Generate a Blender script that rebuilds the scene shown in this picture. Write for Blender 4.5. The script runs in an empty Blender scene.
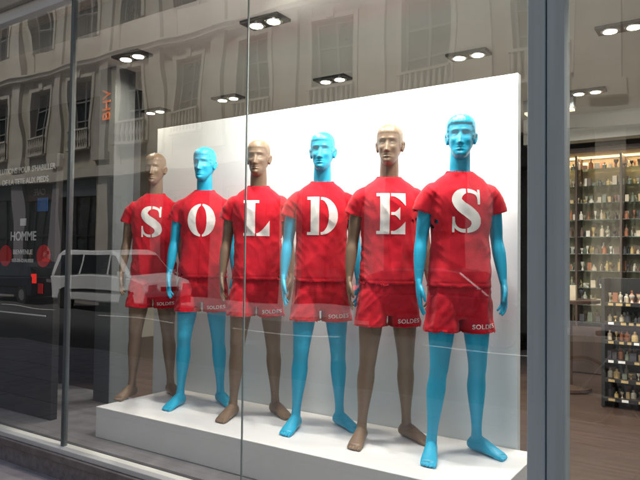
import bpy, bmesh, math, random
from mathutils import Vector, Matrix, noise
from mathutils.bvhtree import BVHTree
R = math.radians
random.seed(4)
scene = bpy.context.scene
scene.view_settings.view_transform = 'Standard'
scene.view_settings.look = 'None'
scene.view_settings.exposure = 0
work = bpy.data.scenes.new('work')   # scratch scene used only to evaluate modifiers

# ------------------------------------------------------------------ materials
def mat(name, col, rough=0.5, metal=0.0, nscale=0, namt=0.0, bscale=0, bstr=0.0, spec=0.5, emis=None, estr=0, stretch=None, sheen=0, bdist=0.01):
    m = bpy.data.materials.new(name); m.use_nodes = True
    nt = m.node_tree; b = nt.nodes['Principled BSDF']
    b.inputs['Base Color'].default_value = (*col, 1)
    b.inputs['Roughness'].default_value = rough
    b.inputs['Metallic'].default_value = metal
    b.inputs['Specular IOR Level'].default_value = spec
    if sheen: b.inputs['Sheen Weight'].default_value = sheen
    if emis:
        b.inputs['Emission Color'].default_value = (*emis, 1); b.inputs['Emission Strength'].default_value = estr
    tc = nt.nodes.new('ShaderNodeTexCoord'); mp = nt.nodes.new('ShaderNodeMapping')
    nt.links.new(tc.outputs['Object'], mp.inputs[0])
    if stretch: mp.inputs['Scale'].default_value = stretch
    if nscale:
        n = nt.nodes.new('ShaderNodeTexNoise'); n.inputs['Scale'].default_value = nscale; n.inputs['Detail'].default_value = 6
        nt.links.new(mp.outputs[0], n.inputs['Vector'])
        r = nt.nodes.new('ShaderNodeValToRGB')
        r.color_ramp.elements[0].position = .3; r.color_ramp.elements[1].position = .7
        r.color_ramp.elements[0].color = (*[c*(1-namt) for c in col], 1)
        r.color_ramp.elements[1].color = (*[min(1, c*(1+namt)) for c in col], 1)
        nt.links.new(n.outputs['Fac'], r.inputs[0]); nt.links.new(r.outputs[0], b.inputs['Base Color'])
    if bscale:
        n2 = nt.nodes.new('ShaderNodeTexNoise'); n2.inputs['Scale'].default_value = bscale; n2.inputs['Detail'].default_value = 4
        nt.links.new(mp.outputs[0], n2.inputs['Vector'])
        bp = nt.nodes.new('ShaderNodeBump'); bp.inputs['Strength'].default_value = bstr; bp.inputs['Distance'].default_value = bdist
        nt.links.new(n2.outputs['Fac'], bp.inputs['Height']); nt.links.new(bp.outputs[0], b.inputs['Normal'])
    return m

def glass_mat(name, base=0.13, tint=(0.95, 0.98, 0.975)):
    m = bpy.data.materials.new(name); m.use_nodes = True
    nt = m.node_tree; nt.nodes.clear()
    out = nt.nodes.new('ShaderNodeOutputMaterial'); mix = nt.nodes.new('ShaderNodeMixShader')
    tr = nt.nodes.new('ShaderNodeBsdfTransparent'); tr.inputs[0].default_value = (*tint, 1)
    gl = nt.nodes.new('ShaderNodeBsdfGlossy'); gl.inputs['Roughness'].default_value = 0.0
    gl.inputs[0].default_value = (0.98, 1, 0.99, 1)
    lw = nt.nodes.new('ShaderNodeLayerWeight'); lw.inputs['Blend'].default_value = 0.5
    p = nt.nodes.new('ShaderNodeMath'); p.operation = 'POWER'; p.inputs[1].default_value = 4.0
    ma = nt.nodes.new('ShaderNodeMath'); ma.operation = 'MULTIPLY_ADD'; ma.inputs[1].default_value = 1-base; ma.inputs[2].default_value = base
    nt.links.new(lw.outputs['Facing'], p.inputs[0]); nt.links.new(p.outputs[0], ma.inputs[0])
    nt.links.new(ma.outputs[0], mix.inputs[0]); nt.links.new(tr.outputs[0], mix.inputs[1]); nt.links.new(gl.outputs[0], mix.inputs[2])
    nt.links.new(mix.outputs[0], out.inputs[0])
    tc = nt.nodes.new('ShaderNodeTexCoord'); n = nt.nodes.new('ShaderNodeTexNoise'); n.inputs['Scale'].default_value = 1.3; n.inputs['Detail'].default_value = 1
    bp = nt.nodes.new('ShaderNodeBump'); bp.inputs['Strength'].default_value = 0.3; bp.inputs['Distance'].default_value = 0.012
    nt.links.new(tc.outputs['Object'], n.inputs['Vector']); nt.links.new(n.outputs['Fac'], bp.inputs['Height']); nt.links.new(bp.outputs[0], gl.inputs['Normal'])
    return m

def paving_mat(name, col, sx, sy, mortar):
    m = mat(name, col, 0.85, 0, 6, .18, 60, .3)
    nt = m.node_tree; b = nt.nodes['Principled BSDF']
    tc = nt.nodes.new('ShaderNodeTexCoord'); br = nt.nodes.new('ShaderNodeTexBrick')
    br.inputs['Scale'].default_value = 1; br.inputs['Brick Width'].default_value = sx; br.inputs['Row Height'].default_value = sy
    br.inputs['Mortar Size'].default_value = mortar
    br.inputs['Color1'].default_value = (1, 1, 1, 1); br.inputs['Color2'].default_value = (.82, .82, .84, 1); br.inputs['Mortar'].default_value = (.45, .45, .45, 1)
    nt.links.new(tc.outputs['Object'], br.inputs['Vector'])
    mx = nt.nodes.new('ShaderNodeMix'); mx.data_type = 'RGBA'; mx.blend_type = 'MULTIPLY'; mx.inputs[0].default_value = 1
    src = b.inputs['Base Color'].links[0].from_socket
    nt.links.new(src, mx.inputs[6]); nt.links.new(br.outputs['Color'], mx.inputs[7]); nt.links.new(mx.outputs[2], b.inputs['Base Color'])
    return m

M = dict(
 blue=mat('cyan_lacquer', (0.012, 0.42, 0.68), 0.42, 0, 5, .06, 900, .03),
 brown=mat('taupe_lacquer', (0.205, 0.138, 0.09), 0.42, 0, 5, .07, 900, .03),
 red=mat('red_cotton', (0.60, 0.009, 0.026), 0.9, 0, 9, .06, 900, .15, spec=.2, sheen=.12, bdist=.002),
 redrib=mat('red_rib', (0.50, 0.008, 0.022), 0.95, 0, 20, .1, 900, .2, spec=.2),
 print=mat('white_print', (0.82, 0.82, 0.81), 0.8, 0, 30, .03, 900, .1),
 plinth=mat('white_plinth_paint', (0.81, 0.83, 0.85), 0.45, 0, 3, .03, 200, .03),
 panel=mat('white_panel_paint', (0.68, 0.75, 0.79), 0.6, 0, 1.5, .03, 300, .04),
 deck=mat('grey_deck', (0.16, 0.16, 0.175), 0.45, 0, 8, .2),
 ceil=mat('ceiling_paint', (0.58, 0.58, 0.54), 0.8, 0, 1.2, .05),
 wallgrey=mat('shop_wall', (0.36, 0.34, 0.29), 0.8, 0, 1.0, .08),
 dark=mat('dark_panel', (0.012, 0.013, 0.015), 0.55, 0, 4, .3),
 char=mat('charcoal_wall', (0.03, 0.031, 0.033), 0.7, 0, 3, .2),
 metal=mat('brushed_steel', (0.50, 0.59, 0.62), 0.5, .1, 14, .12, stretch=(1, 1, .05)),
 metald=mat('dark_steel', (0.13, 0.15, 0.16), 0.4, .5, 14, .2, stretch=(1, 1, .05)),
 frame=mat('frame_aluminium', (0.66, 0.68, 0.68), 0.5, .2, 12, .1, stretch=(.1, 1, 1)),
 sill=mat('sill_bronze', (0.20, 0.18, 0.18), 0.5, .2, 9, .25),
 seam=mat('glass_joint', (0.26, 0.32, 0.31), 0.3, 0, 8, .1),
 col=mat('column_paint', (0.11, 0.13, 0.145), 0.7, 0, 3, .06),
 stone=mat('limestone', (0.42, 0.38, 0.31), 0.9, 0, 1.1, .16, 20, .35, bdist=.02),
 stone2=mat('limestone_trim', (0.48, 0.44, 0.37), 0.9, 0, 2.0, .14, 30, .3, bdist=.02),
 base=mat('granite_base', (0.20, 0.19, 0.20), 0.7, 0, 25, .25, 80, .2),
 winglass=mat('window_dark_glass', (0.02, 0.024, 0.028), 0.08, 0, 3, .4),
 winframe=mat('window_frame', (0.22, 0.22, 0.21), 0.6, 0, 8, .1),
 iron=mat('black_iron', (0.02, 0.02, 0.022), 0.5, .3, 8, .2),
 black=mat('black_housing', (0.015, 0.015, 0.016), 0.4, 0, 8, .2),
 chrome=mat('lamp_chrome', (0.7, 0.7, 0.7), 0.2, 1, 8, .05),
 lamp=mat('lamp_glow', (0.9, .85, .75), 0.5, 0, emis=(1, .90, .68), estr=8, nscale=8, namt=.02),
 warm=mat('warm_strip', (0.9, .8, .6), 0.5, 0, emis=(1, .72, .36), estr=2.0, nscale=8, namt=.02),
 wood=mat('wood_floor', (0.055, 0.034, 0.026), 0.38, 0, 6, .35, stretch=(.3, 4, 1)),
 woodd=mat('dark_wood', (0.055, 0.032, 0.022), 0.5, 0, 6, .35, stretch=(1, 1, .15)),
 beige=mat('cabinet_back', (0.24, 0.19, 0.13), 0.7, 0, 4, .15),
 asphalt=mat('asphalt', (0.05, 0.05, 0.053), 0.9, 0, 3, .25, 120, .5),
 paint=mat('road_paint', (0.75, 0.75, 0.72), 0.8, 0, 12, .12),
 pave=paving_mat('pavement_stone', (0.33, 0.31, 0.325), 1.2, .6, .012),
 kerb=mat('kerb_granite', (0.30, 0.29, 0.28), 0.85, 0, 20, .2, 90, .3),
 whitecar=mat('white_car_paint', (0.78, 0.80, 0.82), 0.25, 0, 3, .03),
 darkcar=mat('dark_car_paint', (0.03, 0.035, 0.05), 0.22, .2, 3, .1),
 tyre=mat('tyre', (0.02, 0.02, 0.02), 0.9, 0, 20, .2),
 hub=mat('hubcap', (0.45, 0.46, 0.47), 0.35, .7, 12, .1),
 tail=mat('tail_light', (0.6, 0.01, 0.01), 0.25, 0, emis=(1, .03, .02), estr=3.0, nscale=5, namt=.05),
 headl=mat('head_light', (0.7, 0.72, 0.75), 0.15, .3, 5, .05),
 skin=mat('skin', (0.50, 0.32, 0.24), 0.6, 0, 6, .08),
 hair=mat('hair', (0.04, 0.025, 0.018), 0.7, 0, 60, .4),
 coat=mat('dark_coat', (0.03, 0.032, 0.045), 0.9, 0, 20, .2, 300, .2),
 coat2=mat('red_coat', (0.30, 0.03, 0.03), 0.9, 0, 20, .2, 300, .2),
 jeans=mat('jeans', (0.05, 0.07, 0.12), 0.9, 0, 20, .2, 300, .2),
 txt=mat('white_lettering', (0.80, 0.81, 0.81), 0.6, 0, 8, .03),
 orange=mat('orange_lettering', (0.70, 0.16, 0.03), 0.6, 0, 8, .05),
 bluesign=mat('blue_sign', (0.05, 0.16, 0.42), 0.5, 0, 8, .05),
 redsign=mat('red_sign', (0.70, 0.015, 0.02), 0.5, 0, 8, .05),
 roof=mat('zinc_roof', (0.18, 0.20, 0.22), 0.5, .3, 3, .15),
)
M['glass'] = glass_mat('window_glass')
M['shelfglass'] = glass_mat('shelf_glass', .12, (.85, .95, .92))
ITEM = [mat('item_%d' % i, c, .4, 0, 12, .15) for i, c in enumerate([(.5, .43, .32), (.12, .08, .06), (.55, .52, .45), (.3, .12, .06), (.05, .05, .06), (.45, .33, .15), (.14, .16, .12)])]

# ------------------------------------------------------------------ mesh helpers
class MB:
    def __init__(s): s.v = []; s.f = []; s.m = []; s.mats = []
    def mi(s, m):
        if m not in s.mats: s.mats.append(m)
        return s.mats.index(m)
    def add(s, vs, fs, m=None):
        o = len(s.v); s.v.extend(tuple(v) for v in vs); k = s.mi(m) if m else 0
        for f in fs: s.f.append(tuple(i+o for i in f)); s.m.append(k)
    def box(s, x0, x1, y0, y1, z0, z1, m=None):
        x0, x1 = sorted((x0, x1)); y0, y1 = sorted((y0, y1)); z0, z1 = sorted((z0, z1))
        s.add([(x0,y0,z0),(x1,y0,z0),(x1,y1,z0),(x0,y1,z0),(x0,y0,z1),(x1,y0,z1),(x1,y1,z1),(x0,y1,z1)],
              [(0,3,2,1),(4,5,6,7),(0,1,5,4),(1,2,6,5),(2,3,7,6),(3,0,4,7)], m)
    def lathe(s, c, prof, m=None, n=12, axis='z'):
        vs = []; fs = []
        for (r, h) in prof:
            for j in range(n):
                a = 2*math.pi*j/n
                if axis == 'z': vs.append((c[0]+r*math.cos(a), c[1]+r*math.sin(a), c[2]+h))
                else: vs.append((c[0]+r*math.cos(a), c[1]+h, c[2]+r*math.sin(a)))
        k = len(prof)
        for i in range(k-1):
            for j in range(n):
                q = (i*n+j, i*n+(j+1) % n, (i+1)*n+(j+1) % n, (i+1)*n+j)
                fs.append(q if axis == 'z' else q[::-1])
        fs.append(tuple(range(n))[::-1] if axis == 'z' else tuple(range(n)))
        t = tuple((k-1)*n+j for j in range(n)); fs.append(t if axis == 'z' else t[::-1])
        s.add(vs, fs, m)
    def obj(s, name, bevel=0, smooth=False):
        me = bpy.data.meshes.new(name); me.from_pydata(s.v, [], s.f)
        for m in s.mats: me.materials.append(m)
        if s.mats:
            me.polygons.foreach_set('material_index', s.m)
        me.update()
        o = bpy.data.objects.new(name, me); scene.collection.objects.link(o)
        if smooth: me.polygons.foreach_set('use_smooth', [True]*len(me.polygons))
        if bevel:
            b = o.modifiers.new('bevel', 'BEVEL'); b.width = bevel; b.segments = 2; b.limit_method = 'ANGLE'
        return o

def empty(name, loc=(0,0,0), rz=0):
    e = bpy.data.objects.new(name, None); scene.collection.objects.link(e); e.location = loc; e.rotation_euler = (0,0,rz); e.empty_display_size = .1
    return e
def par(children, p):
    for c in children: c.parent = p

def cr(vals, sub):
    out = []; n = len(vals)
    for i in range(n-1):
        p0 = vals[max(i-1,0)]; p1 = vals[i]; p2 = vals[i+1]; p3 = vals[min(i+2,n-1)]
        for k in range(sub):
            t = k/sub
            out.append(tuple(.5*((2*b)+(-a+c)*t+(2*a-5*b+4*c-d)*t*t+(-a+3*b-3*c+d)*t**3) for a,b,c,d in zip(p0,p1,p2,p3)))
    out.append(tuple(vals[-1])); return out

def tube(mb, rows, side=(1,0,0), n=24, sub=4, ex=2.0, rnd=True, m=None):
    """rows: (x,y,z,ra,rb)"""
    P = cr(rows, sub); side = Vector(side); vs = []; fs = []
    C = [Vector(p[:3]) for p in P]; rings = []
    def ring(c, T, ra, rb):
        u = (side - T*side.dot(T)).normalized(); v = T.cross(u)
        r = []
        for j in range(n):
            a = 2*math.pi*j/n; ca = math.cos(a); sa = math.sin(a)
            ca = math.copysign(abs(ca)**(2/ex), ca); sa = math.copysign(abs(sa)**(2/ex), sa)
            r.append(c+u*(ra*ca)+v*(rb*sa))
        return r
    Ts = []
    for i in range(len(C)):
        Ts.append((C[min(i+1,len(C)-1)]-C[max(i-1,0)]).normalized())
    if rnd:
        q = min(P[0][3], P[0][4]); rings.append(ring(C[0]-Ts[0]*q*.45, Ts[0], P[0][3]*.72, P[0][4]*.72))
    for i in range(len(C)): rings.append(ring(C[i], Ts[i], P[i][3], P[i][4]))
    if rnd:
        q = min(P[-1][3], P[-1][4]); rings.append(ring(C[-1]+Ts[-1]*q*.5, Ts[-1], P[-1][3]*.72, P[-1][4]*.72))
    for r in rings: vs += r
    for i in range(len(rings)-1):
        for j in range(n): fs.append((i*n+j, i*n+(j+1)%n, (i+1)*n+(j+1)%n, (i+1)*n+j))
    k = len(vs)
    a = C[0]-(Ts[0]*min(P[0][3],P[0][4])*.62 if rnd else Vector()); b = C[-1]+(Ts[-1]*min(P[-1][3],P[-1][4])*.75 if rnd else Vector())
    vs += [a, b]; L = (len(rings)-1)*n
    for j in range(n):
        fs.append((k, (j+1)%n, j)); fs.append((k+1, L+j, L+(j+1)%n))
    mb.add(vs, fs, m)

def evaluate(o):
    work.collection.objects.link(o)
    vl = work.view_layers[0]; vl.update(); dg = vl.depsgraph
    me = bpy.data.meshes.new_from_object(o.evaluated_get(dg))
    bpy.data.objects.remove(o)
    return me

def remesh(mb, voxel, smooth, name):
    me = bpy.data.meshes.new(name+'_src'); me.from_pydata(mb.v, [], mb.f); me.update()
    bm = bmesh.new(); bm.from_mesh(me); bmesh.ops.recalc_face_normals(bm, faces=bm.faces); bm.to_mesh(me); bm.free()
    o = bpy.data.objects.new('tmp', me)
    r = o.modifiers.new('r', 'REMESH'); r.mode = 'VOXEL'; r.voxel_size = voxel
    if smooth:
        s = o.modifiers.new('s', 'SMOOTH'); s.factor = .5; s.iterations = smooth
    out = evaluate(o); out.name = name
    bpy.data.meshes.remove(me)
    out.polygons.foreach_set('use_smooth', [True]*len(out.polygons))
    return out

def ss(a, b, x):
    t = max(0, min(1, (x-a)/(b-a))); return t*t*(3-2*t)
def g(x, s): return math.exp(-(x/s)**2)

# ------------------------------------------------------------------ figure
HS = 1.075
CHIN = 1.88-.228*HS
def head(mb, yaw, hairamp, seed):
    ctrl = [(-.004,.016,-.074,-.03),(.006,.030,-.090,-.005),(.022,.041,-.096,.02),(.045,.052,-.094,.05),(.075,.061,-.092,.078),(.105,.067,-.091,.094),
            (.135,.072,-.092,.101),(.165,.073,-.090,.101),(.190,.068,-.079,.092),(.209,.056,-.060,.074),(.221,.040,-.036,.051),(.228,.020,-.012,.027),(.230,.006,.000,.010)]
    rows = cr(ctrl, 6); n = 84; vs = []; fs = []
    for (h,w,f,b) in rows:
        c = (f+b)/2; d = (b-f)/2
        for j in range(n):
            a = 2*math.pi*j/n; x = w*math.cos(a); sa = math.sin(a); y = c+d*sa; z = h
            fr = ss(.25, .6, -sa); ax = abs(x)
            if fr > 0:
                dy = 0
                t = max(0, min(1, (.128-h)/.056)); low = ss(.060, .068, h)
                dy -= .025*t**1.0*low*g(x, .0075+.005*t)
                dy -= .005*g(ax-.011, .006)*g(h-.071, .007)
                dy += .0145*g(ax-.029, .016)*g(h-.117, .0125)
                dy -= .0095*g(ax-.030, .0115)*g(h-.114, .0065)
                dy -= .007*g(ax-.027, .02)*g(h-.138, .006)
                dy -= .006*g(ax-.044, .016)*g(h-.088, .014)
                dy += .004*g(ax-.036, .014)*g(h-.055, .014)
                dy -= .0080*g(x, .019)*(g(h-.0515, .0042)+.95*g(h-.0395, .0048))
                dy += .005*g(x, .022)*g(h-.0457, .0025)
                dy += .004*g(x, .018)*g(h-.030, .004)
                dy -= .007*g(x, .018)*g(h-.014, .010)
                y += dy*fr
            line = .168 - .075*ss(-.055, -.03, y) if y < -.02 else .093 - .055*ss(-.01, .05, y)
            k = ss(line-.003, line+.004, h)
            if k > 0 and hairamp > 0:
                rad = Vector((x, y-.005, (h-.11))).normalized()
                gr = .0016*math.sin(ax*420+h*160+6*noise.noise(Vector((x*30,y*30,h*30+seed))))
                dd = k*(hairamp+gr*ss(0,.005,hairamp)+.005*g(h-.19,.03)*ss(-.02,-.07,y)*hairamp/.006)
                x += rad.x*dd; y += rad.y*dd; z += rad.z*dd
            vs.append(Vector((x,y,z)))
    m = len(rows)
    for i in range(m-1):
        for j in range(n): fs.append((i*n+j, i*n+(j+1)%n, (i+1)*n+(j+1)%n, (i+1)*n+j))
    fs.append(tuple(range(n))[::-1]); fs.append(tuple((m-1)*n+j for j in range(n)))
    Rm = Matrix.Rotation(yaw, 3, 'Z')@Matrix.Diagonal((1.03,HS,HS)); off = Vector((0,-.012,CHIN))
    mb.add([Rm@v+off for v in vs], fs)
    for s in (-1, 1):
        tmp = MB()
        tube(tmp, [(.072*s,.004,.078,.006,.007),(.078*s,.012,.092,.006,.008),(.083*s,.020,.112,.0055,.008),(.083*s,.014,.128,.005,.007),(.078*s,.001,.130,.005,.006),(.075*s,-.005,.118,.005,.006)], side=(1,0,0), n=10, sub=3)
        tube(tmp, [(.070*s,.005,.085,.006,.012),(.073*s,.008,.105,.006,.013),(.072*s,.005,.122,.006,.012)], side=(1,0,0), n=10, sub=3)
        mb.add([Rm@Vector(v)+off for v in tmp.v], tmp.f)

KN = {-1: Vector((-.120,-.035,.50)), 1: Vector((.112,.040,.50))}
AN = {-1: Vector((-.150,.006,.085)), 1: Vector((.128,.100,.085))}
FD = {-1: Vector((-.06,-.19,0)).normalized(), 1: Vector((.095,-.145,0)).normalized()}
def legc(s, z, st=1.0):
    hip = Vector((.088*s,.004,.90)); k = KN[s].copy(); a = AN[s].copy()
    if z >= k.z: t = (hip.z-z)/(hip.z-k.z); p = hip.lerp(k, t)
    else: t = (k.z-z)/(k.z-a.z); p = k.lerp(a, t)
    p.z = z; return p
def build_body(name, headyaw, hairamp, seed, armk, voxel=.0038):
    mb = MB()
    tube(mb, [(0,0,.90,.135,.09),(0,0,.95,.150,.102),(0,0,1.02,.146,.098),(0,0,1.12,.130,.088),(0,0,1.22,.140,.096),(0,-.004,1.33,.156,.106),(0,-.002,1.42,.160,.104),
              (0,.004,1.475,.140,.086),(0,.008,1.515,.095,.068),(0,.010,1.56,.060,.060),(0,.006,1.62,.056,.059),(0,0,1.70,.053,.058)], n=40, ex=2.2)
    head(mb, headyaw, hairamp, seed)
    for s in (-1, 1):
        zs = [(.92,.078,.092,0),(.80,.080,.092,0),(.66,.068,.074,-.004),(.56,.056,.060,-.004),(.50,.051,.054,-.004),(.44,.047,.053,.006),(.37,.051,.058,.014),(.29,.044,.050,.012),(.20,.033,.038,.006),(.13,.028,.034,.002),(.085,.030,.037,.0),(.05,.029,.036,.004)]
        tube(mb, [(*(legc(s,z)+Vector((0,dy,0))), ra, rb) for z,ra,rb,dy in zs], n=28)
        d = FD[s]; A = AN[s].copy(); A.z = 0; sd = Vector((-d.y, d.x, 0))
        tube(mb, [(*(A+d*t+Vector((0,0,z))), ra, rb) for t,z,ra,rb in [(-.052,.030,.020,.024),(-.03,.038,.030,.037),(0,.048,.033,.047),(.045,.044,.036,.043),(.09,.034,.040,.032),(.13,.025,.044,.023),(.165,.018,.043,.016)]], side=sd, n=24)
        inn = -s
        for i,(o,L,r) in enumerate([(.031,.048,.0125),(.011,.046,.0095),(-.007,.040,.009),(-.023,.032,.0085),(-.036,.022,.0080)]):
            lat = Vector((inn, 0, 0)); lat = (lat-d*lat.dot(d)).normalized()
            b = A+d*.155+lat*o
            tube(mb, [(*(b+Vector((0,0,.014))), r, r), (*(b+d*L*.6+Vector((0,0,.013))), r, r), (*(b+d*L+Vector((0,0,.010))), r*.85, r*.8)], side=sd, n=10, sub=2)
        def ay(z): return armk[0 if s<0 else 1]*max(0, 1.45-z)
        arm = [(.135,.004,1.460,.045,.050),(.166,.004,1.440,.046,.050),(.188,.008,1.38,.042,.047),(.201,.015,1.28,.039,.043),(.212,.022,1.19,.034,.036),(.221,.012,1.12,.036,.040),(.228,0,1.05,.031,.035),(.233,-.012,.985,.023,.027),(.235,-.018,.955,.019,.025)]
        tube(mb, [(x*s,y-ay(z),z,a,b) for x,y,z,a,b in arm], n=22)
        o = Vector((.235*s, -.018-ay(.955), .955))
        tube(mb, [(*(o+Vector((0,0,.01))),.018,.025),(*(o+Vector((.001*s,-.008,-.03))),.016,.036),(*(o+Vector((0,-.013,-.065))),.0145,.041),(*(o+Vector((-.003*s,-.016,-.095))),.012,.040)], n=20)
        for i in range(4):
            yo = (-.031,-.0105,.0105,.030)[i]; L = (.070,.079,.074,.057)[i]; cu = (1,.9,1.1,1.4)[i]; r=.0082
            b = o+Vector((-.002*s, -.016+yo, -.085))
            tube(mb, [(*b, r*1.1, r*1.1), (*(b+Vector((-.002*s*cu, yo*.10-.004, -.012-L*.35))), r, r), (*(b+Vector((-.010*s*cu, yo*.17-.008, -.012-L*.72))), r*.95, r*.95), (*(b+Vector((-.020*s*cu, yo*.2-.010, -.010-L))), r*.8, r*.8)], n=12, sub=3)
        b = o+Vector((-.004*s,-.026,-.020))
        tube(mb, [(*b,.012,.013), (*(b+Vector((-.005*s,-.028,-.028))),.0115,.0115), (*(b+Vector((-.012*s,-.041,-.056))),.0098,.0098), (*(b+Vector((-.018*s,-.044,-.080))),.0078,.0078)], n=12, sub=3)
    mb.v = [(x,y,max(z,0)) for x,y,z in mb.v]
    me = remesh(mb, voxel, 2, name)
    mz = min(v.co.z for v in me.vertices)
    me.transform(Matrix.Translation((0,0,-mz)))
    return me

def cut(me, tests):
    # open the hems / cuffs / neck, then even out the cut edge so it hangs as a clean hem
    bm = bmesh.new(); bm.from_mesh(me)
    dl = []
    for f in bm.faces:
        c = f.calc_center_median(); n = f.normal
        for (o, T, m, tol) in tests:
            if (c-o).dot(T) > -m and n.dot(T) > tol and (c-o).length < .4: dl.append(f); break
    bmesh.ops.delete(bm, geom=dl, context='FACES')
    bmesh.ops.delete(bm, geom=[v for v in bm.verts if not v.link_faces], context='VERTS')
    bv = {}
    for e in bm.edges:
        if e.is_boundary:
            for v in e.verts: bv.setdefault(v, []).append(e.other_vert(v))
    for it in range(8):
        nw = {v: v.co*.4+sum((n.co for n in ns), Vector())*(.6/len(ns)) for v, ns in bv.items()}
        for v, c in nw.items(): v.co = c
    for v in bv:
        for (o, T, m, tol) in tests:
            d = (v.co-o).dot(T)
            if abs(d) < .03 and (v.co-o).length < .25: v.co = v.co-T*(d+.006); break
    ring = set(e.other_vert(v) for v in bv for e in v.link_edges if e.other_vert(v) not in bv)
    for it in range(3):
        for v in ring:
            ns = [e.other_vert(v) for e in v.link_edges]; v.co = v.co*.5+sum((n.co for n in ns), Vector())*(.5/len(ns))
    bm.normal_update(); bm.to_mesh(me); bm.free()
def thick(me, t=.004):
    bm=bmesh.new(); bm.from_mesh(me)
    be=[e for e in bm.edges if e.is_boundary]; mp={}
    for e in be:
        for v in e.verts:
            if v not in mp: mp[v]=bm.verts.new(v.co-v.normal*t*2.2)
    for e in be:
        a,b=e.verts
        try:
            f=bm.faces.new((a,b,mp[b],mp[a])); f.smooth=True
        except ValueError: pass
    bm.to_mesh(me); bm.free()

def setco(me, fn):
    n=len(me.vertices); co=[0.0]*(3*n); me.vertices.foreach_get('co',co)
    no=[0.0]*(3*n); me.vertex_normals.foreach_get('vector',no)
    for i in range(n):
        p=Vector(co[3*i:3*i+3]); q=Vector(no[3*i:3*i+3]); r=p+q*fn(p)
        co[3*i]=r.x; co[3*i+1]=r.y; co[3*i+2]=r.z
    me.vertices.foreach_set('co',co); me.update()

def shirt(name, seed, armk, hem=.925, grow=0, mt=None, sleeve=1.31, voxel=.005):
    mb = MB(); q = grow
    tube(mb, [(0,0,hem,.174+q,.132+q),(0,0,hem+.06,.172+q,.130+q),(0,0,1.10,.163+q,.119+q),(0,0,1.22,.163+q,.117+q),(0,-.004,1.33,.174+q,.125+q),(0,-.002,1.41,.181+q,.122+q),
              (0,.004,1.468,.172+q,.106+q),(0,.008,1.515,.134+q,.090+q),(0,.010,1.548,.090+q,.079+q),(0,.010,1.564,.076+q,.072+q)], n=56, ex=2.2, rnd=False)
    tests = [(Vector((0,0,hem)), Vector((0,0,-1)), .012, .45), (Vector((0,0,1.564)), Vector((0,0,1)), .010, .75)]
    for s in (-1,1):
        def ay(z): return armk[0 if s<0 else 1]*max(0, 1.45-z)
        rows = [(.100,.004,1.446,.060,.082),(.145,.004,1.444,.060,.079),(.181,.006,1.412,.057,.072),(.202,.010,1.370,.054,.066),(.213,.013,1.332,.053,.064)]
        if sleeve < 1.2: rows = rows[:-1]+[(.212,.022,1.19,.052,.058),(.226,.0,1.06,.045,.050),(.234,-.016,.97,.036,.042)]
        rows = [(x*s, y-ay(z), z, a+q, b+q) for x,y,z,a,b in rows]
        tube(mb, rows, n=32, rnd=False)
        e = Vector(rows[-1][:3]); T = (e-Vector(rows[-2][:3])).normalized(); tests.append((e, T, .010, .45))
    me = remesh(mb, voxel, 5, name)
    def fn(p):
        low = ss(1.40, .98, p.z); tors = ss(.20,.16,abs(p.x))
        a = noise.noise(Vector((p.x*9+seed, p.y*8, p.z*2.2+seed)))
        b = noise.noise(Vector(((p.x*.8+p.z*.55)*14+seed*2, p.y*6, (p.z-p.x*.6)*5)))
        c = noise.noise(Vector(((abs(p.x)-p.z*.9)*20+seed*3, p.y*8, (p.z+abs(p.x))*4)))
        d = (.004+.013*low)*(.30-abs(a)*1.25)*tors + .008*(.22-abs(b))*tors + .008*(.20-abs(c))*(ss(.08,.16,abs(p.x)))*ss(1.53,1.45,p.z)
        d += .0026*noise.noise(Vector((p.x*26,p.y*26,p.z*18+seed))) - .0016*g(p.z-hem-.026,.004)
        return d*ss(1.565,1.49,p.z)+.001
    setco(me, fn)
    cut(me, tests); thick(me)
    me.materials.append(mt or M['red'])
    o = bpy.data.objects.new(name, me); scene.collection.objects.link(o)
    return o

def collar():
    mb = MB(); n=48; k=10; vs=[]; fs=[]
    for i in range(n):
        a=2*math.pi*i/n; ca=math.cos(a); sa=math.sin(a)
        c=Vector((.0725*ca,.010+.0700*sa,1.559+.010*sa)); o=Vector((ca,sa,0))
        for j in range(k):
            b=2*math.pi*j/k; vs.append(c+o*(.0075*math.cos(b)-.005*math.sin(b))+Vector((0,0,.012*math.sin(b))))
    for i in range(n):
        for j in range(k): fs.append((i*k+j,((i+1)%n)*k+j,((i+1)%n)*k+(j+1)%k,i*k+(j+1)%k))
    mb.add(vs,fs,M['redrib']); return mb.obj('collar',smooth=True)

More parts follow.
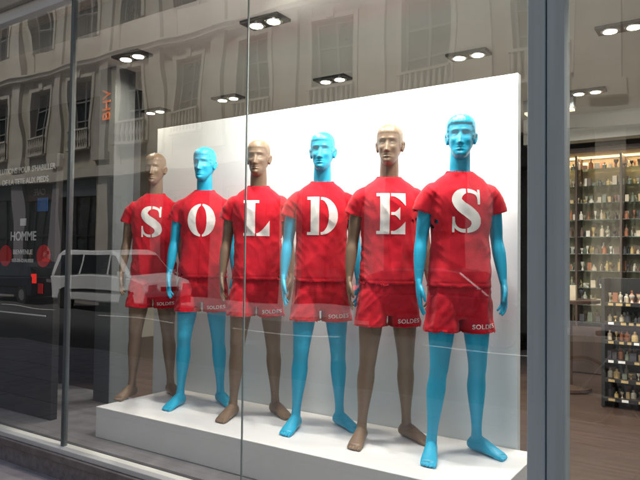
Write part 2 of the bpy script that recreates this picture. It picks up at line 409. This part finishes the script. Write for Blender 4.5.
def shorts(name, seed, hem=.680, mt=None, voxel=.0055):
    mb = MB()
    tube(mb, [(0,0,1.0,.156,.112),(0,0,.94,.165,.118),(0,0,.88,.170,.122),(0,0,.82,.140,.112),(0,.002,.775,.075,.085),(0,.004,.758,.04,.06)], n=48, ex=2.3, rnd=False)
    tests=[]
    for s in (-1,1):
        rows=[]
        for z,a,b in [(.91,.078,.105),(.85,.086,.112),(.78,.090,.113),(hem+.02,.096,.114),(hem,.098,.116)]:
            c=legc(s,z); rows.append((c.x*1.0,c.y,z,a,b))
        if hem<.4:
            rows=rows[:3]
            for z,a,b in [(.6,.075,.082),(.45,.066,.074),(.25,.060,.070),(hem,.058,.068)]:
                c=legc(s,z); rows.append((c.x,c.y+.004,z,a,b))
        tube(mb, rows, n=36, rnd=False)
        e=Vector(rows[-1][:3]); tests.append((e,Vector((0,0,-1)),.012,.45))
    me=remesh(mb,voxel,3,name)
    def fn(p):
        a=noise.noise(Vector((p.x*13+seed,p.y*12,p.z*3.2))); b=noise.noise(Vector(((abs(p.x)+p.z)*16+seed,p.y*7,p.z*6)))
        return .017*(.22-abs(a))+.010*(.22-abs(b))+.002*noise.noise(p*30)-.0016*g(p.z-hem-.024,.004)
    setco(me, fn)
    cut(me,tests); thick(me); me.materials.append(mt or M['red'])
    o=bpy.data.objects.new(name,me); scene.collection.objects.link(o)
    return o

SP = cr([(.275,.17,.028),(.262,.30,.030),(.205,.405,.038),(.08,.455,.046),(-.06,.448,.062),(-.185,.37,.095),(-.225,.235,.112),(-.13,.095,.128),(.05,-.03,.135),(.19,-.16,.122),(.215,-.30,.105),(.13,-.41,.070),(0,-.452,.048),(-.13,-.445,.040),(-.235,-.375,.034),(-.285,-.27,.030),(-.295,-.16,.026)], 5)
def in_letter(ch, x, y):
    if abs(y)>.505: return False
    if ch=='O':
        return (x/.42)**2+(y/.5)**2<1 and (x/.165)**2+(y/.44)**2>1 and abs(x)>.022
    if ch=='S':
        if abs(x)<.018 and (y>.30 or y<-.30): return False
        if .252<x<.305 and .15<y<.49: return True
        if -.325<x<-.272 and -.49<y<-.14: return True
        for (a,b,w) in SP:
            if (x-a)**2+(y-b)**2<w*w: return True
        return False
    if ch=='L':
        if -.27<x<-.03: return True
        if (-.37<x<.07) and y>.43: return True
        if -.37<x<-.2 and y<-.43: return True
        if x>.005 and x<.37 and y<-.43: return True
        return .005<x<.37 and y<-.5+.36*((x-.005)/.365)**1.6+.07
    if ch=='E':
        if -.29<x<-.06: return True
        if -.38<x<-.2 and abs(y)>.43: return True
        if -.022<x<.34 and abs(y)>.43: return True
        if -.022<x<.34 and abs(y)>.5-.06-.25*((x+.022)/.36)**1.8: return x>-.022
        if -.022<x<.20 and abs(y)<.035: return True
        return .06<x<.20 and abs(y)<.035+.13*((x-.06)/.14)**1.3
    if ch=='D':
        if -.31<x<-.08: return True
        if -.40<x<-.2 and abs(y)>.43: return True
        if x>-.04:
            return ((x+.04)/.45)**2+(y/.5)**2<1 and ((x+.04)/.215)**2+(y/.43)**2>1
    return False
def mkbvh(o): return BVHTree.FromPolygons([v.co.copy() for v in o.data.vertices],[tuple(p.vertices) for p in o.data.polygons])
def project_letter(ch, shirt_o, cz, H, cx=0):
    bvh = mkbvh(shirt_o)
    cell=.0017; N=int(H/cell)+2; W=int(.95*H/cell); mb=MB(); idx={}; vs=[]; fs=[]
    def V(i,j):
        if (i,j) not in idx:
            x=cx+(i-W/2)*cell; z=cz+(j-N/2)*cell
            hit=bvh.ray_cast(Vector((x,-.6,z)),Vector((0,1,0)))
            if hit[0] is None: return None
            idx[(i,j)]=len(vs); vs.append(hit[0]+Vector((0,-.0022,0)))
        return idx[(i,j)]
    for i in range(W):
        for j in range(N):
            x=(i+.5-W/2)*cell/H; y=(j+.5-N/2)*cell/H
            if in_letter(ch,x,y):
                q=(V(i,j),V(i+1,j),V(i+1,j+1),V(i,j+1))
                if None not in q: fs.append(q)
    mb.add(vs,fs,M['print']); return mb.obj('printed_letter',smooth=True)
def text_mesh(name, body, size, m, align='CENTER', ext=0.0, sp=1.0, off=.012):
    c=bpy.data.curves.new(name,'FONT'); c.body=body; c.size=size; c.align_x=align; c.align_y='CENTER'; c.extrude=ext; c.space_character=sp; c.offset=size*off
    o=bpy.data.objects.new('t',c)
    me=evaluate(o)
    me.materials.clear(); me.materials.append(m); ob=bpy.data.objects.new(name,me); scene.collection.objects.link(ob); return ob
def project_text(so, cx, cz, size):
    bvh = mkbvh(so)
    t=text_mesh('hem_print','SOLDES',size,M['print'],sp=1.1,off=.02)
    bm=bmesh.new(); bm.from_mesh(t.data)
    for v in bm.verts:
        x=cx+v.co.x; z=cz+v.co.y+v.co.x*.05
        h=bvh.ray_cast(Vector((x,-.6,z)),Vector((0,1,0)))
        v.co=(h[0]+Vector((0,-.0045,0))) if h[0] else Vector((x,0,z))
    bm.to_mesh(t.data); bm.free(); return t
PL=.43
xs=[-3.755,-3.235,-2.710,-2.190,-1.715,-1.265]
for i,ch in enumerate('SOLDES'):
    blue=i%2==1
    hy=[-.10,-.22,-.12,-.16,-.28,-.30][i]; armk=[(.03,.05),(.06,.0),(.0,.06),(.08,.03),(.02,.08),(.04,.02)][i]
    me=build_body('mannequin_body',hy,.006 if (blue and i>3) else (.0035 if blue else .0025),i*3.1,armk)
    me.materials.append(M['blue' if blue else 'brown'])
    body=bpy.data.objects.new('body',me); scene.collection.objects.link(body)
    sh=shirt('t_shirt',i*7.3+1.7,armk); so=shorts('shorts',i*5.1+.6); co=collar()
    le=project_letter(ch,sh,1.340,.235,cx=.004)
    tx=project_text(so,.112,.718,.034)
    e=empty('mannequin',(xs[i],.69+.01*math.sin(i*2.1),PL),R([36,34,33,33,34,36][i]))
    par([body,sh,so,co,le,tx],e)

# ------------------------------------------------------------------ display
FL=.214
mb=MB(); mb.box(-3.81,-.925,.235,1.00,FL,PL,M['plinth']); mb.obj('display_plinth',bevel=.004)
mb=MB(); mb.box(-4.10,-1.04,1.005,1.06,FL,2.60,M['panel']); mb.obj('backdrop_panel',bevel=.003)
mb=MB(); mb.box(-8.0,-.64,.06,1.20,.05,FL,M['deck']); mb.obj('display_floor')
mb=MB(); mb.box(-8.0,-.64,1.20,9,.05,FL-.01,M['wood']); mb.box(-.64,4.0,.06,9,.05,FL-.01,M['wood']); mb.obj('shop_floor')
mb=MB(); mb.box(-8.2,4.2,.30,9.2,3.2,3.55,M['ceil']); mb.obj('ceiling')
mb=MB(); mb.box(-8.2,-8.0,.05,9.2,0,3.2,M['wallgrey']); mb.obj('side_wall')
mb=MB(); mb.box(4.0,4.2,.05,9.2,0,3.2,M['wallgrey']); mb.obj('side_wall')
mb=MB(); mb.box(-8.0,4.0,9.0,9.2,0,3.2,M['wallgrey']); mb.obj('back_wall')
mb=MB(); mb.box(-8.0,-5.02,1.5,1.6,FL,3.2,M['char']); mb.obj('dark_partition')
mb=MB(); mb.box(-8.0,-2.15,4.6,4.7,FL-.01,3.2,M['wallgrey']); mb.obj('shop_partition')
mb=MB(); mb.box(-4.78,-4.56,.92,1.14,FL,3.2,M['col']); c=mb.obj('column_shaft',bevel=.006)
t=text_mesh('banner_lettering','BHV',.15,M['orange'],sp=1.0,ext=.002); t.rotation_euler=(R(90),R(-90),0); t.location=(-4.67,.914,2.86)
e=empty('display_column'); par([c,t],e)
mb=MB(); mb.box(-7.9,-4.46,.30,.36,FL,2.32,M['dark']); a=mb.obj('sign_board',bevel=.003)
L=[a]
def sign(body,x,z,size,m=M['txt'],sp=1.0):
    t=text_mesh('lettering',body,size,m,ext=.001,sp=sp,off=.02); t.rotation_euler=(R(90),0,0); t.location=(x,.297,z); L.append(t)
sign("VOS SOLUTIONS POUR S'HABILLER",-4.99,2.215,.066); sign("DE LA TETE AUX PIEDS",-4.90,2.12,.066)
sign("HOMME",-4.90,1.66,.105); sign("BIENVENUE",-4.90,1.53,.055); sign("REZ-DE-CHAUSSEE",-4.90,1.46,.038)
mb=MB()
for x,z in [(-5.15,1.50),(-4.60,1.50)]:
    mb.lathe((x,.298,z),[(.09,-.006),(.09,.0)],M['redsign'],24,'y')
mb.box(-4.70,-4.56,.292,.2985,1.86,1.97,M['bluesign']); mb.box(-4.94,-4.86,.292,.2985,1.75,1.81,M['txt'])
mb.box(-4.66,-4.60,.292,.2985,1.20,1.28,M['redsign']); mb.box(-5.25,-4.55,.2925,.298,1.02,1.03,M['txt'])
L.append(mb.obj('logo_plates')); e=empty('shop_sign_board'); par(L,e)

GT=3.30; GB=.20
X0,X1=-7.9,2.6
mb=MB()
mb.box(X0,X1,-.03,.05,GT,GT+.09,M['frame'])
mb.box(X0,X1,-.05,.055,GB-.035,GB,M['frame'])
mb.box(X0,X1,-.075,.05,.115,GB-.036,M['sill'])
mb.box(X0-.06,X0,-.03,.05,GB,GT,M['metal'])
mb.box(X1,X1+.06,-.03,.05,GB,GT,M['metal'])
a=mb.obj('frame_rails',bevel=.004)
mb=MB()
mb.box(-.700,-.632,-.045,.06,GB,GT,M['metal']); mb.box(-.628,-.560,-.03,.075,GB,GT,M['metal']); mb.box(-.634,-.626,-.02,.05,GB,GT,M['black'])
b=mb.obj('mullion',bevel=.006)
mb=MB(); mb.box(-3.855,-3.825,-.010,.022,GB,GT,M['metald']); mb.box(-2.2405,-2.2335,-.003,.006,GB,GT,M['seam']); mb.box(-6.1,-6.07,-.010,.022,GB,GT,M['metald'])
c=mb.obj('glass_joints')
mb=MB()
for x0,x1 in [(X0,-6.1),(-6.07,-3.855),(-3.825,-2.2405),(-2.2335,-.70),(-.56,X1)]:
    mb.add([(x0,0,GB),(x1,0,GB),(x1,0,GT),(x0,0,GT)],[(0,1,2,3)],M['glass'])
d=mb.obj('glass_panes')
e=empty('shop_window'); par([a,b,c,d],e)

def downlight(x,y,pw,tilt=0.0,colr=(1,.92,.82)):
    mb=MB(); mb.box(-.17,.17,-.082,.082,-.022,0,M['black'])
    for s in (-1,1):
        mb.lathe((s*.078,0,-.030),[(.064,0),(.066,.008)],M['chrome'],24)
    a=mb.obj('housing',bevel=.004)
    mb=MB()
    for s in (-1,1): mb.lathe((s*.078,0,-.034),[(.046,0),(.048,.004)],M['lamp'],20)
    b=mb.obj('bulbs')
    l=bpy.data.lights.new('downlight','AREA'); l.shape='RECTANGLE'; l.size=.22; l.size_y=.07; l.energy=pw; l.color=colr
    lo=bpy.data.objects.new('lamp',l); scene.collection.objects.link(lo); lo.location=(0,0,-.05); lo.rotation_euler=(R(tilt),0,0)
    l.spread=R(160)
    e=empty('ceiling_downlight',(x,y,3.2),0); par([a,b,lo],e)
for x in (-4.2,-2.77,-1.34): downlight(x,.80,13,0,(1,.83,.64))
for x in (-2.44,-1.70,-.98): downlight(x,.36,28,24)  # unseen row added near the glass to light the mannequins from the front
for x in (-5.55,-4.43,-3.12,-1.80,-.66,.8): downlight(x,2.24,36)
for x in (-3.1,-1.2,.9): downlight(x,3.9,36)  # further row added to brighten the shop interior

mb=MB(); mb.box(-1.85,-1.35,4.0,4.13,3.08,3.2,M['metald']); mb.box(-1.84,-1.36,4.01,4.12,3.06,3.079,M['warm']); mb.obj('ceiling_strip_light')
mb=MB(); mb.box(-2.1,4.0,4.9,5.1,2.90,3.2,M['ceil']); mb.obj('ceiling_beam')

def goods(mb,x0,x1,y0,y1,z,hmax,rng,dens=.07):
    x=x0+.03
    while x<x1-.03:
        r=rng.uniform(.012,.03); h=rng.uniform(.05,hmax); m=rng.choice(ITEM); y=rng.uniform(y0+.04,y1-.04)
        k=rng.random()
        if k<.4: mb.lathe((x,y,z+.001),[(r,0),(r,h*.6),(r*.4,h*.75),(r*.4,h)],m,10)
        elif k<.7: mb.box(x-r,x+r,y-r,y+r,z+.001,z+h*.8,m)
        else: mb.lathe((x,y,z+.001),[(r*.5,0),(r*.15,h*.3),(r*.8,h*.6),(r*.9,h*.8)],m,10)
        x+=r*2+rng.uniform(.01,dens)
rng=random.Random(3)
def cabinet(x0,x1,y):
    mb=MB(); zt=2.80
    mb.box(x0,x1,y+.34,y+.38,.25,zt,M['beige']); mb.box(x0-.04,x0,y,y+.38,FL,zt,M['woodd']); mb.box(x1,x1+.04,y,y+.38,FL,zt,M['woodd'])
    mb.box(x0-.04,x1+.04,y-.01,y+.38,zt,zt+.06,M['woodd']); mb.box(x0,x1,y,y+.34,FL,.75,M['woodd'])
    mb.box(x0+.02,x1-.02,y+.29,y+.32,zt-.03,zt-.002,M['warm'])
    for xx in [x0+(x1-x0)*k/3 for k in (1,2)]: mb.box(xx-.012,xx+.012,y+.01,y+.335,.751,zt-.03,M['woodd'])
    z=.80
    a=mb.obj('carcass',bevel=.003); mb=MB(); mg=MB()
    while z<zt-.15:
        mg.box(x0,x1,y+.02,y+.33,z,z+.008,M['shelfglass']); goods(mb,x0,x1,y+.03,y+.18,z+.009,.14,rng,.04); goods(mb,x0,x1,y+.17,y+.32,z+.009,.15,rng,.03); z+=.20
    b=mb.obj('goods'); c=mg.obj('glass_shelves'); e=empty('glass_shelf_cabinet'); par([a,b,c],e)
    l=bpy.data.lights.new('cab','AREA'); l.shape='RECTANGLE'; l.size=x1-x0-.1; l.size_y=.05; l.energy=12; l.color=(1,.72,.40)
    lo=bpy.data.objects.new('strip_lamp',l); scene.collection.objects.link(lo); lo.location=((x0+x1)/2,y+.20,zt-.012); lo.parent=e
cabinet(-2.05,-.60,5.2); cabinet(-.48,1.0,5.2)
def rack(x0,x1,y,h):
    mb=MB(); mb.box(x0,x1,y+.30,y+.34,FL,h,M['black']); mb.box(x0-.03,x0,y,y+.34,FL,h,M['black']); mb.box(x1,x1+.03,y,y+.34,FL,h,M['black'])
    z=FL+.08; g_=MB()
    while z<h-.08:
        mb.box(x0,x1,y,y+.30,z-.018,z,M['woodd']); mb.box(x0,x1,y-.012,y-.001,z-.03,z+.006,M['black'])
        x=x0+.03
        while x<x1-.05:
            w=rng.uniform(.03,.06); g_.box(x,x+w,y-.016,y-.013,z-.024,z-.002,M['txt'] if rng.random()<.45 else ITEM[5]); x+=w+rng.uniform(.02,.08)
        goods(g_,x0,x1,y+.01,y+.14,z,.11,rng,.012); goods(g_,x0,x1,y+.13,y+.28,z,.12,rng,.02); z+=.17
    a=mb.obj('rack_body',bevel=.002); b=g_.obj('goods'); e=empty('display_rack'); par([a,b],e)
rack(-.98,-.15,3.5,1.36); rack(.0,1.2,3.5,1.36)
mb=MB(); mb.lathe((-1.42,4.1,FL),[(.22,0),(.22,.03),(.04,.05),(.04,.86),(.30,.88),(.30,.91)],M['woodd'],28); goods(mb,-1.6,-1.25,3.95,4.2,FL+.91,.15,rng,.01); goods(mb,-1.55,-1.3,3.9,4.05,FL+.91,.2,rng,.01); mb.obj('display_table')
# ------------------------------------------------------------------ street
mb=MB(); mb.add([(-400,-400,-.16),(400,-400,-.16),(400,400,-.16),(-400,400,-.16)],[(0,1,2,3)],M['asphalt']); mb.obj('ground')
mb=MB(); mb.add([(-90,-10.9,-.13),(50,-10.9,-.13),(50,-3.72,-.13),(-90,-3.72,-.13)],[(0,1,2,3)],M['asphalt']); mb.obj('road')
mb=MB(); mb.box(-90,50,-3.6,.045,-.15,0,M['pave']); mb.obj('pavement')
mb=MB(); mb.box(-90,50,-14.2,-11.05,-.15,0,M['pave']); mb.obj('pavement')
for y0 in (-3.72,-11.05):
    mb=MB(); x=-60
    while x<30: mb.box(x,x+.99,y0+.002,y0+.118 if y0>-5 else y0+.148,-.15,.004,M['kerb']); x+=1
    mb.obj('kerb',bevel=.01)
mb=MB(); x=-60
while x<30: mb.box(x,x+3,-8.62,-8.52,-.128,-.126,M['paint']); x+=5
mb.obj('road_marking')
mb=MB(); mb.box(-8.0,2.7,-.06,.06,0,.114,M['base']); mb.obj('window_base_wall')

def facade(name,x0,x1,y,dr,floors,top,bay=3.3,ww=1.5,ground=None,depth=.45):
    W=MB(); T=MB(); G=MB()
    def B(mb,xa,xb,da,db,za,zb,m): mb.box(xa,xb,y+dr*da,y+dr*db,za,zb,m)
    nb=int((x1-x0)/bay); zb=floors[0][0]-.9
    for k in range(nb+1):
        c=x0+k*bay
        B(W,c-(bay-ww)/2,c+(bay-ww)/2,-depth,0,zb,top,M['stone'])
        B(T,c-.32,c+.32,-.05,.16,zb+.35,top-.5,M['stone2'])
        B(T,c-.42,c+.42,-.05,.22,zb+.25,zb+.6,M['stone2'])
    for i,(a,b) in enumerate(floors):
        nxt=floors[i+1][0] if i+1<len(floors) else top
        B(W,x0-bay/2,x1,-depth+.02,-.04,b,nxt,M['stone'])
        B(T,x0-bay/2,x1,-.1,.30,b+.55,b+.72,M['stone2']); B(T,x0-bay/2,x1,-.1,.38,b+.722,b+.80,M['stone2'])
        if i==0: B(W,x0-bay/2,x1,-depth+.02,-.04,zb,a,M['stone'])
        for k in range(nb):
            c=x0+(k+.5)*bay; h=ww/2
            B(G,c-h,c+h,-.36,-.34,a,b,M['winglass'])
            for xx in (c-h+.04,c,c+h-.04): B(T,xx-.04,xx+.04,-.335,-.27,a,b,M['winframe'])
            for zz in (a+.05,a+(b-a)*.45,a+(b-a)*.72,b-.05): B(T,c-h,c+h,-.332,-.28,zz-.03,zz+.03,M['winframe'])
            B(T,c-h-.16,c-h-.002,-.02,.07,a,b+.16,M['stone2']); B(T,c+h+.002,c+h+.16,-.02,.07,a,b+.16,M['stone2']); B(T,c-h,c+h,-.02,.08,b+.002,b+.16,M['stone2'])
            B(T,c-.13,c+.13,.0,.14,b+.02,b+.34,M['stone2'])
            if i%2==0:
                B(T,c-h-.1,c+h+.1,-.2,.26,a-.10,a,M['stone2']); B(T,c-h-.1,c+h+.1,.12,.24,a+.78,a+.86,M['stone2'])
                for q in range(9):
                    xx=c-h+q*ww/8; T.lathe((xx,y+dr*.18,a),[(.05,0),(.03,.12),(.065,.34),(.035,.62),(.05,.78)],M['stone2'],6)
            else:
                B(T,c-h,c+h,.03,.05,a+.9,a+.94,M['iron'])
                for q in range(13):
                    xx=c-h+.02+q*(ww-.04)/12; B(T,xx-.008,xx+.008,.032,.048,a,a+.9,M['iron'])
    B(T,x0-bay/2,x1,-.1,.55,top-.3,top,M['stone2'])
    out=[]
    if ground:
        gz=zb
        B(T,x0-bay/2,x1,-.3,.25,gz-.45,gz-.002,M['stone2'])
        for k in range(nb+1):
            c=x0+k*bay; B(W,c-.35,c+.35,-depth,.05,0,gz-.452,M['stone'] if k%3==0 else M['base'])
        for k in range(nb):
            c=x0+(k+.5)*bay; h=bay/2-.35; v=k%4
            B(G,c-h,c+h,-.30,-.28,.35,gz-1.25,M['winglass']); B(T,c-h,c+h,-.32,-.1,0,.35,M['iron'])
            B(T,c-h,c+h,-.28,-.06,gz-1.25,gz-.46,[M['dark'],M['iron'],M['woodd'],M['metald']][v])
            for xx in (c-h+.04,c-h*.33,c+h*.33,c+h-.04): B(T,xx-.035,xx+.035,-.275,-.2,.35,gz-1.25,M['iron'])
            B(T,c-h,c+h,-.272,-.21,2.4,2.46,M['iron'])
            if v==2 and k%8==2:
                t=text_mesh('shop_lettering','CAFE',.42,M['stone2'],ext=.003); t.rotation_euler=(R(90),0,R(180) if dr>0 else 0); t.location=(c,y-dr*.053,gz-.85); out.append(t)
    W.box(x0-bay/2,x1,y-dr*12,y-dr*(depth+.02),zb if not ground else 0,top-.05,M['stone'])
    T.box(x0-bay/2,x1,y-dr*12,y-dr*.3,top+.001,top+.2,M['roof'])
    e=empty(name); par([W.obj('walls'),T.obj('trim'),G.obj('window_glass')]+out,e); return e
facade('stone_building',-62,16,-14.2,1,[(6.3,9.3),(11.3,14.0)],15.4,ground=True)
facade('stone_shop_building',-31.6,14,.3,-1,[(5.6,8.2)],10.2,ground=None,bay=3.3)
mb=MB(); mb.box(-33,14.5,-.10,.25,3.60,4.69,M['stone2']); mb.box(-33,14.5,-.16,.2,4.5,4.68,M['stone2'])
mb.box(X0-.06,X1+.06,-.07,.299,GT+.091,3.599,M['stone2'])
for x0,x1 in [(-33,-8.0),(2.7,14.5)]:
    mb.box(x0,x1,-.09,.30,0,3.599,M['stone'])
mb.obj('shopfront_surround',bevel=.01)
# ------------------------------------------------------------------ vehicles
def vehicle(name,loc,rz,paint,L,W,low,up,belt,wins,wheels,wr=.32):
    B=MB()
    def prism(pts,hw,m):
        n=len(pts); vs=[(x,-hw(z),z) for x,z in pts]+[(x,hw(z),z) for x,z in pts]
        fs=[tuple(range(n)),tuple(range(n,2*n))[::-1]]+[(i,i+n,(i+1)%n+n,(i+1)%n) for i in range(n)]
        B.add(vs,fs,m)
    h0=W/2
    hw=lambda z: h0-(max(0,z-belt))*.22-max(0,.45-z)*.15
    prism(low,hw,paint); prism(up,lambda z:hw(z)-.012,paint)
    body=B.obj('body',bevel=.045)
    bm=bmesh.new(); bm.from_mesh(body.data); bmesh.ops.recalc_face_normals(bm,faces=bm.faces); bm.to_mesh(body.data); bm.free()
    D=MB()
    for poly in wins:
        for s in (-1,1):
            vs=[(x,s*(hw(z)-.004),z) for x,z in poly]; D.add(vs,[tuple(range(len(vs))) if s<0 else tuple(range(len(vs)))[::-1]],M['winglass'])
    def endglass(p,q,sgn):
        m=[]
        (xa,za),(xb,zb)=p,q
        for t,zz in ((.12,0),(.88,0)):
            x=xa+(xb-xa)*t; z=za+(zb-za)*t; m.append((x+sgn*.012,z+.008,(hw(z)-.09)))
        D.add([(m[0][0],-m[0][2],m[0][1]),(m[0][0],m[0][2],m[0][1]),(m[1][0],m[1][2],m[1][1]),(m[1][0],-m[1][2],m[1][1])],[(0,1,2,3)],M['winglass'])
    endglass(up[0],up[1],1); endglass(up[-1],up[-2],-1)
    xf=max(p[0] for p in low); xr=min(p[0] for p in low)
    for s in (-1,1):
        D.box(xf-.10,xf+.006,s*(h0-.42),s*(h0-.10),.66,.82,M['headl']); D.box(xr-.008,xr+.08,s*(h0-.26),s*(h0-.06),.72,1.05,M['tail'])
        D.box(up[0][0]-.35,up[0][0]-.2,s*(h0+.01),s*(h0+.17),belt+.02,belt+.16,paint)
        D.box(xr+.5,xf-.5,s*(h0-.005),s*(h0+.012),.58,.64,M['black'])
    D.box(xf-.05,xf+.05,-h0+.12,h0-.12,.30,.48,M['black']); D.box(xr-.05,xr+.05,-h0+.12,h0-.12,.32,.50,M['black'])
    D.box(xf-.02,xf+.012,-.32,.32,.62,.74,M['black']); D.box(xr-.012,xr+.01,-.25,.25,.78,.89,M['txt'])
    d=D.obj('details')
    Wm=MB()
    for wx in wheels:
        for s in (-1,1):
            y0=s*(h0-.19); y1=s*(h0+.006)
            Wm.lathe((wx,min(y0,y1),wr),[(wr+.06,.0),(wr+.06,.193)],M['black'],28,'y')
            Wm.lathe((wx,min(y0,y1)-.006 if s<0 else min(y0,y1)+.004,wr),[(wr-.03,0),(wr,.03),(wr,.175),(wr-.03,.208)],M['tyre'],28,'y')
            yy=(s*(h0+.016)); Wm.lathe((wx,min(yy,yy-s*.02),wr),[(.19,0),(.19,.02)],M['hub'],20,'y')
    w=Wm.obj('wheels'); e=empty(name,loc,rz); par([body,d,w],e)
vehicle('parked_van',(-15.9,-10.0,-.13),0,M['whitecar'],4.5,1.8,
  [(-2.2,.30),(2.15,.28),(2.25,.62),(2.1,.90),(1.55,1.05),(-2.2,1.08)],[(1.55,1.04),(.75,1.76),(.4,1.84),(-1.9,1.84),(-2.12,1.70),(-2.18,1.07)],1.06,
  [[(1.32,1.10),(.55,1.10),(.55,1.70),(.76,1.66)],[(.46,1.10),(-.65,1.10),(-.65,1.70),(.46,1.70)],[(-.74,1.10),(-2.02,1.10),(-1.92,1.68),(-.74,1.70)]],[-1.4,1.4])
carlow=[(-2.05,.28),(2.05,.26),(2.12,.55),(1.9,.80),(1.1,.93),(-2.05,.95)]; carup=[(1.1,.92),(.45,1.42),(0,1.48),(-1.2,1.47),(-1.7,1.30),(-2.0,.94)]
carwin=[[(.95,.97),(.05,.97),(.05,1.40),(.42,1.36)],[(-.03,.97),(-1.0,.97),(-1.1,1.38),(-.03,1.40)]]
vehicle('parked_car',(-21.4,-10.05,-.13),R(180),M['darkcar'],4.2,1.74,carlow,carup,.93,carwin,[-1.3,1.3],.30)
vehicle('parked_car',(-5.0,-10.05,-.13),0,M['darkcar'],4.2,1.74,carlow,carup,.93,carwin,[-1.3,1.3],.30)

def bicycle(loc,rz):
    mb=MB(); wr=.33
    def rod(p,q,r,m): tube(mb,[(*p,r,r),(*q,r,r)],side=(0,1,0) if abs(p[0]-q[0])+abs(p[2]-q[2])>.02 else (1,0,0),n=8,sub=1,m=m)
    for wx in (-.52,.52):
        for rr,tr,m in ((wr,.018,M['tyre']),(wr-.022,.012,M['hub'])):
            vs=[];fs=[];n=36;k=8
            for i in range(n):
                a=2*math.pi*i/n
                for j in range(k):
                    b=2*math.pi*j/k; q=rr+tr*math.cos(b); vs.append((wx+q*math.cos(a),tr*math.sin(b),wr+.018+q*math.sin(a)))
            for i in range(n):
                for j in range(k): fs.append((i*k+j,((i+1)%n)*k+j,((i+1)%n)*k+(j+1)%k,i*k+(j+1)%k))
            mb.add(vs,fs,m)
        for i in range(14):
            a=2*math.pi*i/14; rod((wx,.02*(-1)**i,wr+.018),(wx+(wr-.02)*math.cos(a),0,wr+.018+(wr-.02)*math.sin(a)),.0015,M['chrome'])
        rod((wx,-.05,wr+.018),(wx,.05,wr+.018),.018,M['hub'])
    bb=(-.08,0,.30); st=(-.20,0,.78); ht=(.36,0,.80); hb=(.39,0,.66); ra=(-.52,0,wr+.018); fa=(.52,0,wr+.018)
    for p,q in ((bb,st),(st,ht),(bb,hb),(ht,hb)): rod(p,q,.017,M['whitecar'])
    for s in (-.045,.045):
        rod(bb,(ra[0],s,ra[2]),.010,M['whitecar']); rod(st,(ra[0],s,ra[2]),.009,M['whitecar']); rod(hb,(fa[0],s,fa[2]),.012,M['whitecar'])
        rod((bb[0],s*2,bb[2]),(bb[0]+.12*(1 if s>0 else -1),s*2,bb[2]-.12*(1 if s>0 else -1)),.010,M['hub'])
        rod((bb[0]+.12*(1 if s>0 else -1),s*2,bb[2]-.12*(1 if s>0 else -1)),(bb[0]+.12*(1 if s>0 else -1),s*4.2,bb[2]-.12*(1 if s>0 else -1)),.014,M['black'])
    rod((bb[0],-.09,bb[2]),(bb[0],.09,bb[2]),.02,M['hub']); rod(st,(-.225,0,.90),.013,M['hub']); rod(ht,(.335,0,.95),.013,M['hub'])
    tube(mb,[(.30,-.28,.97,.012,.012),(.36,-.15,1.0,.011,.011),(.34,0,.96,.011,.011),(.36,.15,1.0,.011,.011),(.30,.28,.97,.012,.012)],side=(1,0,0),n=8,m=M['hub'])
    tube(mb,[(-.37,0,.93,.030,.075),(-.28,0,.935,.028,.07),(-.18,0,.925,.02,.035),(-.09,0,.92,.014,.018)],side=(0,0,1),n=14,m=M['black'])
    mb.lathe((bb[0],.07,bb[2]),[(.085,0),(.085,.006)],M['hub'],24,'y')
    o=mb.obj('bicycle',smooth=False); o.location=loc; o.rotation_euler=(R(4),0,rz)
bicycle((-.75,-3.95,-.13),R(4))  # added so its reflection stands in for an unclear pushchair-like shape

for (x,y,rz,ct) in [(-23.6,-11.7,R(150),M['coat']),(-22.9,-12.1,R(170),M['coat2'])]:
    ak=(.10,-.06)
    me=build_body('person_body',0,.008,9,ak,voxel=.007); me.materials.append(M['skin']); me.materials.append(M['hair'])
    for p in me.polygons:
        c=p.center
        if c.z>CHIN+.095 and (c.y>-.03 or c.z>CHIN+.18): p.material_index=1
    b=bpy.data.objects.new('body',me); scene.collection.objects.link(b)
    s1=shirt('coat',3.3,ak,hem=.86,grow=.012,mt=ct,sleeve=1.0,voxel=.010); s2=shorts('trousers',2.2,hem=.06,mt=M['jeans'],voxel=.010)
    e=empty('pedestrian',(x,y,0.0),rz); e.scale=(.93,.93,.93); par([b,s1,s2],e)
bpy.data.scenes.remove(work)

# ------------------------------------------------------------------ light & camera
w=bpy.data.worlds.new('World'); scene.world=w; w.use_nodes=True; nt=w.node_tree
sky=nt.nodes.new('ShaderNodeTexSky'); sky.sky_type='NISHITA'; sky.sun_disc=False; sky.sun_elevation=R(60); sky.sun_rotation=R(0); sky.dust_density=4; sky.air_density=1
nt.links.new(sky.outputs[0],nt.nodes['Background'].inputs[0]); nt.nodes['Background'].inputs[1].default_value=.15
sl=bpy.data.lights.new('sun','SUN'); sl.energy=4.9; sl.angle=R(8); sl.color=(1,.95,.87)
so=bpy.data.objects.new('sun',sl); scene.collection.objects.link(so); so.rotation_euler=(R(-30),0,0)

cd=bpy.data.cameras.new('camera'); cam=bpy.data.objects.new('camera',cd); scene.collection.objects.link(cam)
cd.sensor_width=36; cd.lens=620/640*36; cd.clip_end=1000; cd.clip_start=.05
cam.location=(0,-2.6,1.5)
Rm=Matrix.Rotation(R(33.8),4,'Z')@Matrix.Rotation(R(91.8),4,'X')@Matrix.Rotation(R(.7),4,'Z')
cam.rotation_euler=Rm.to_euler()
scene.camera=cam
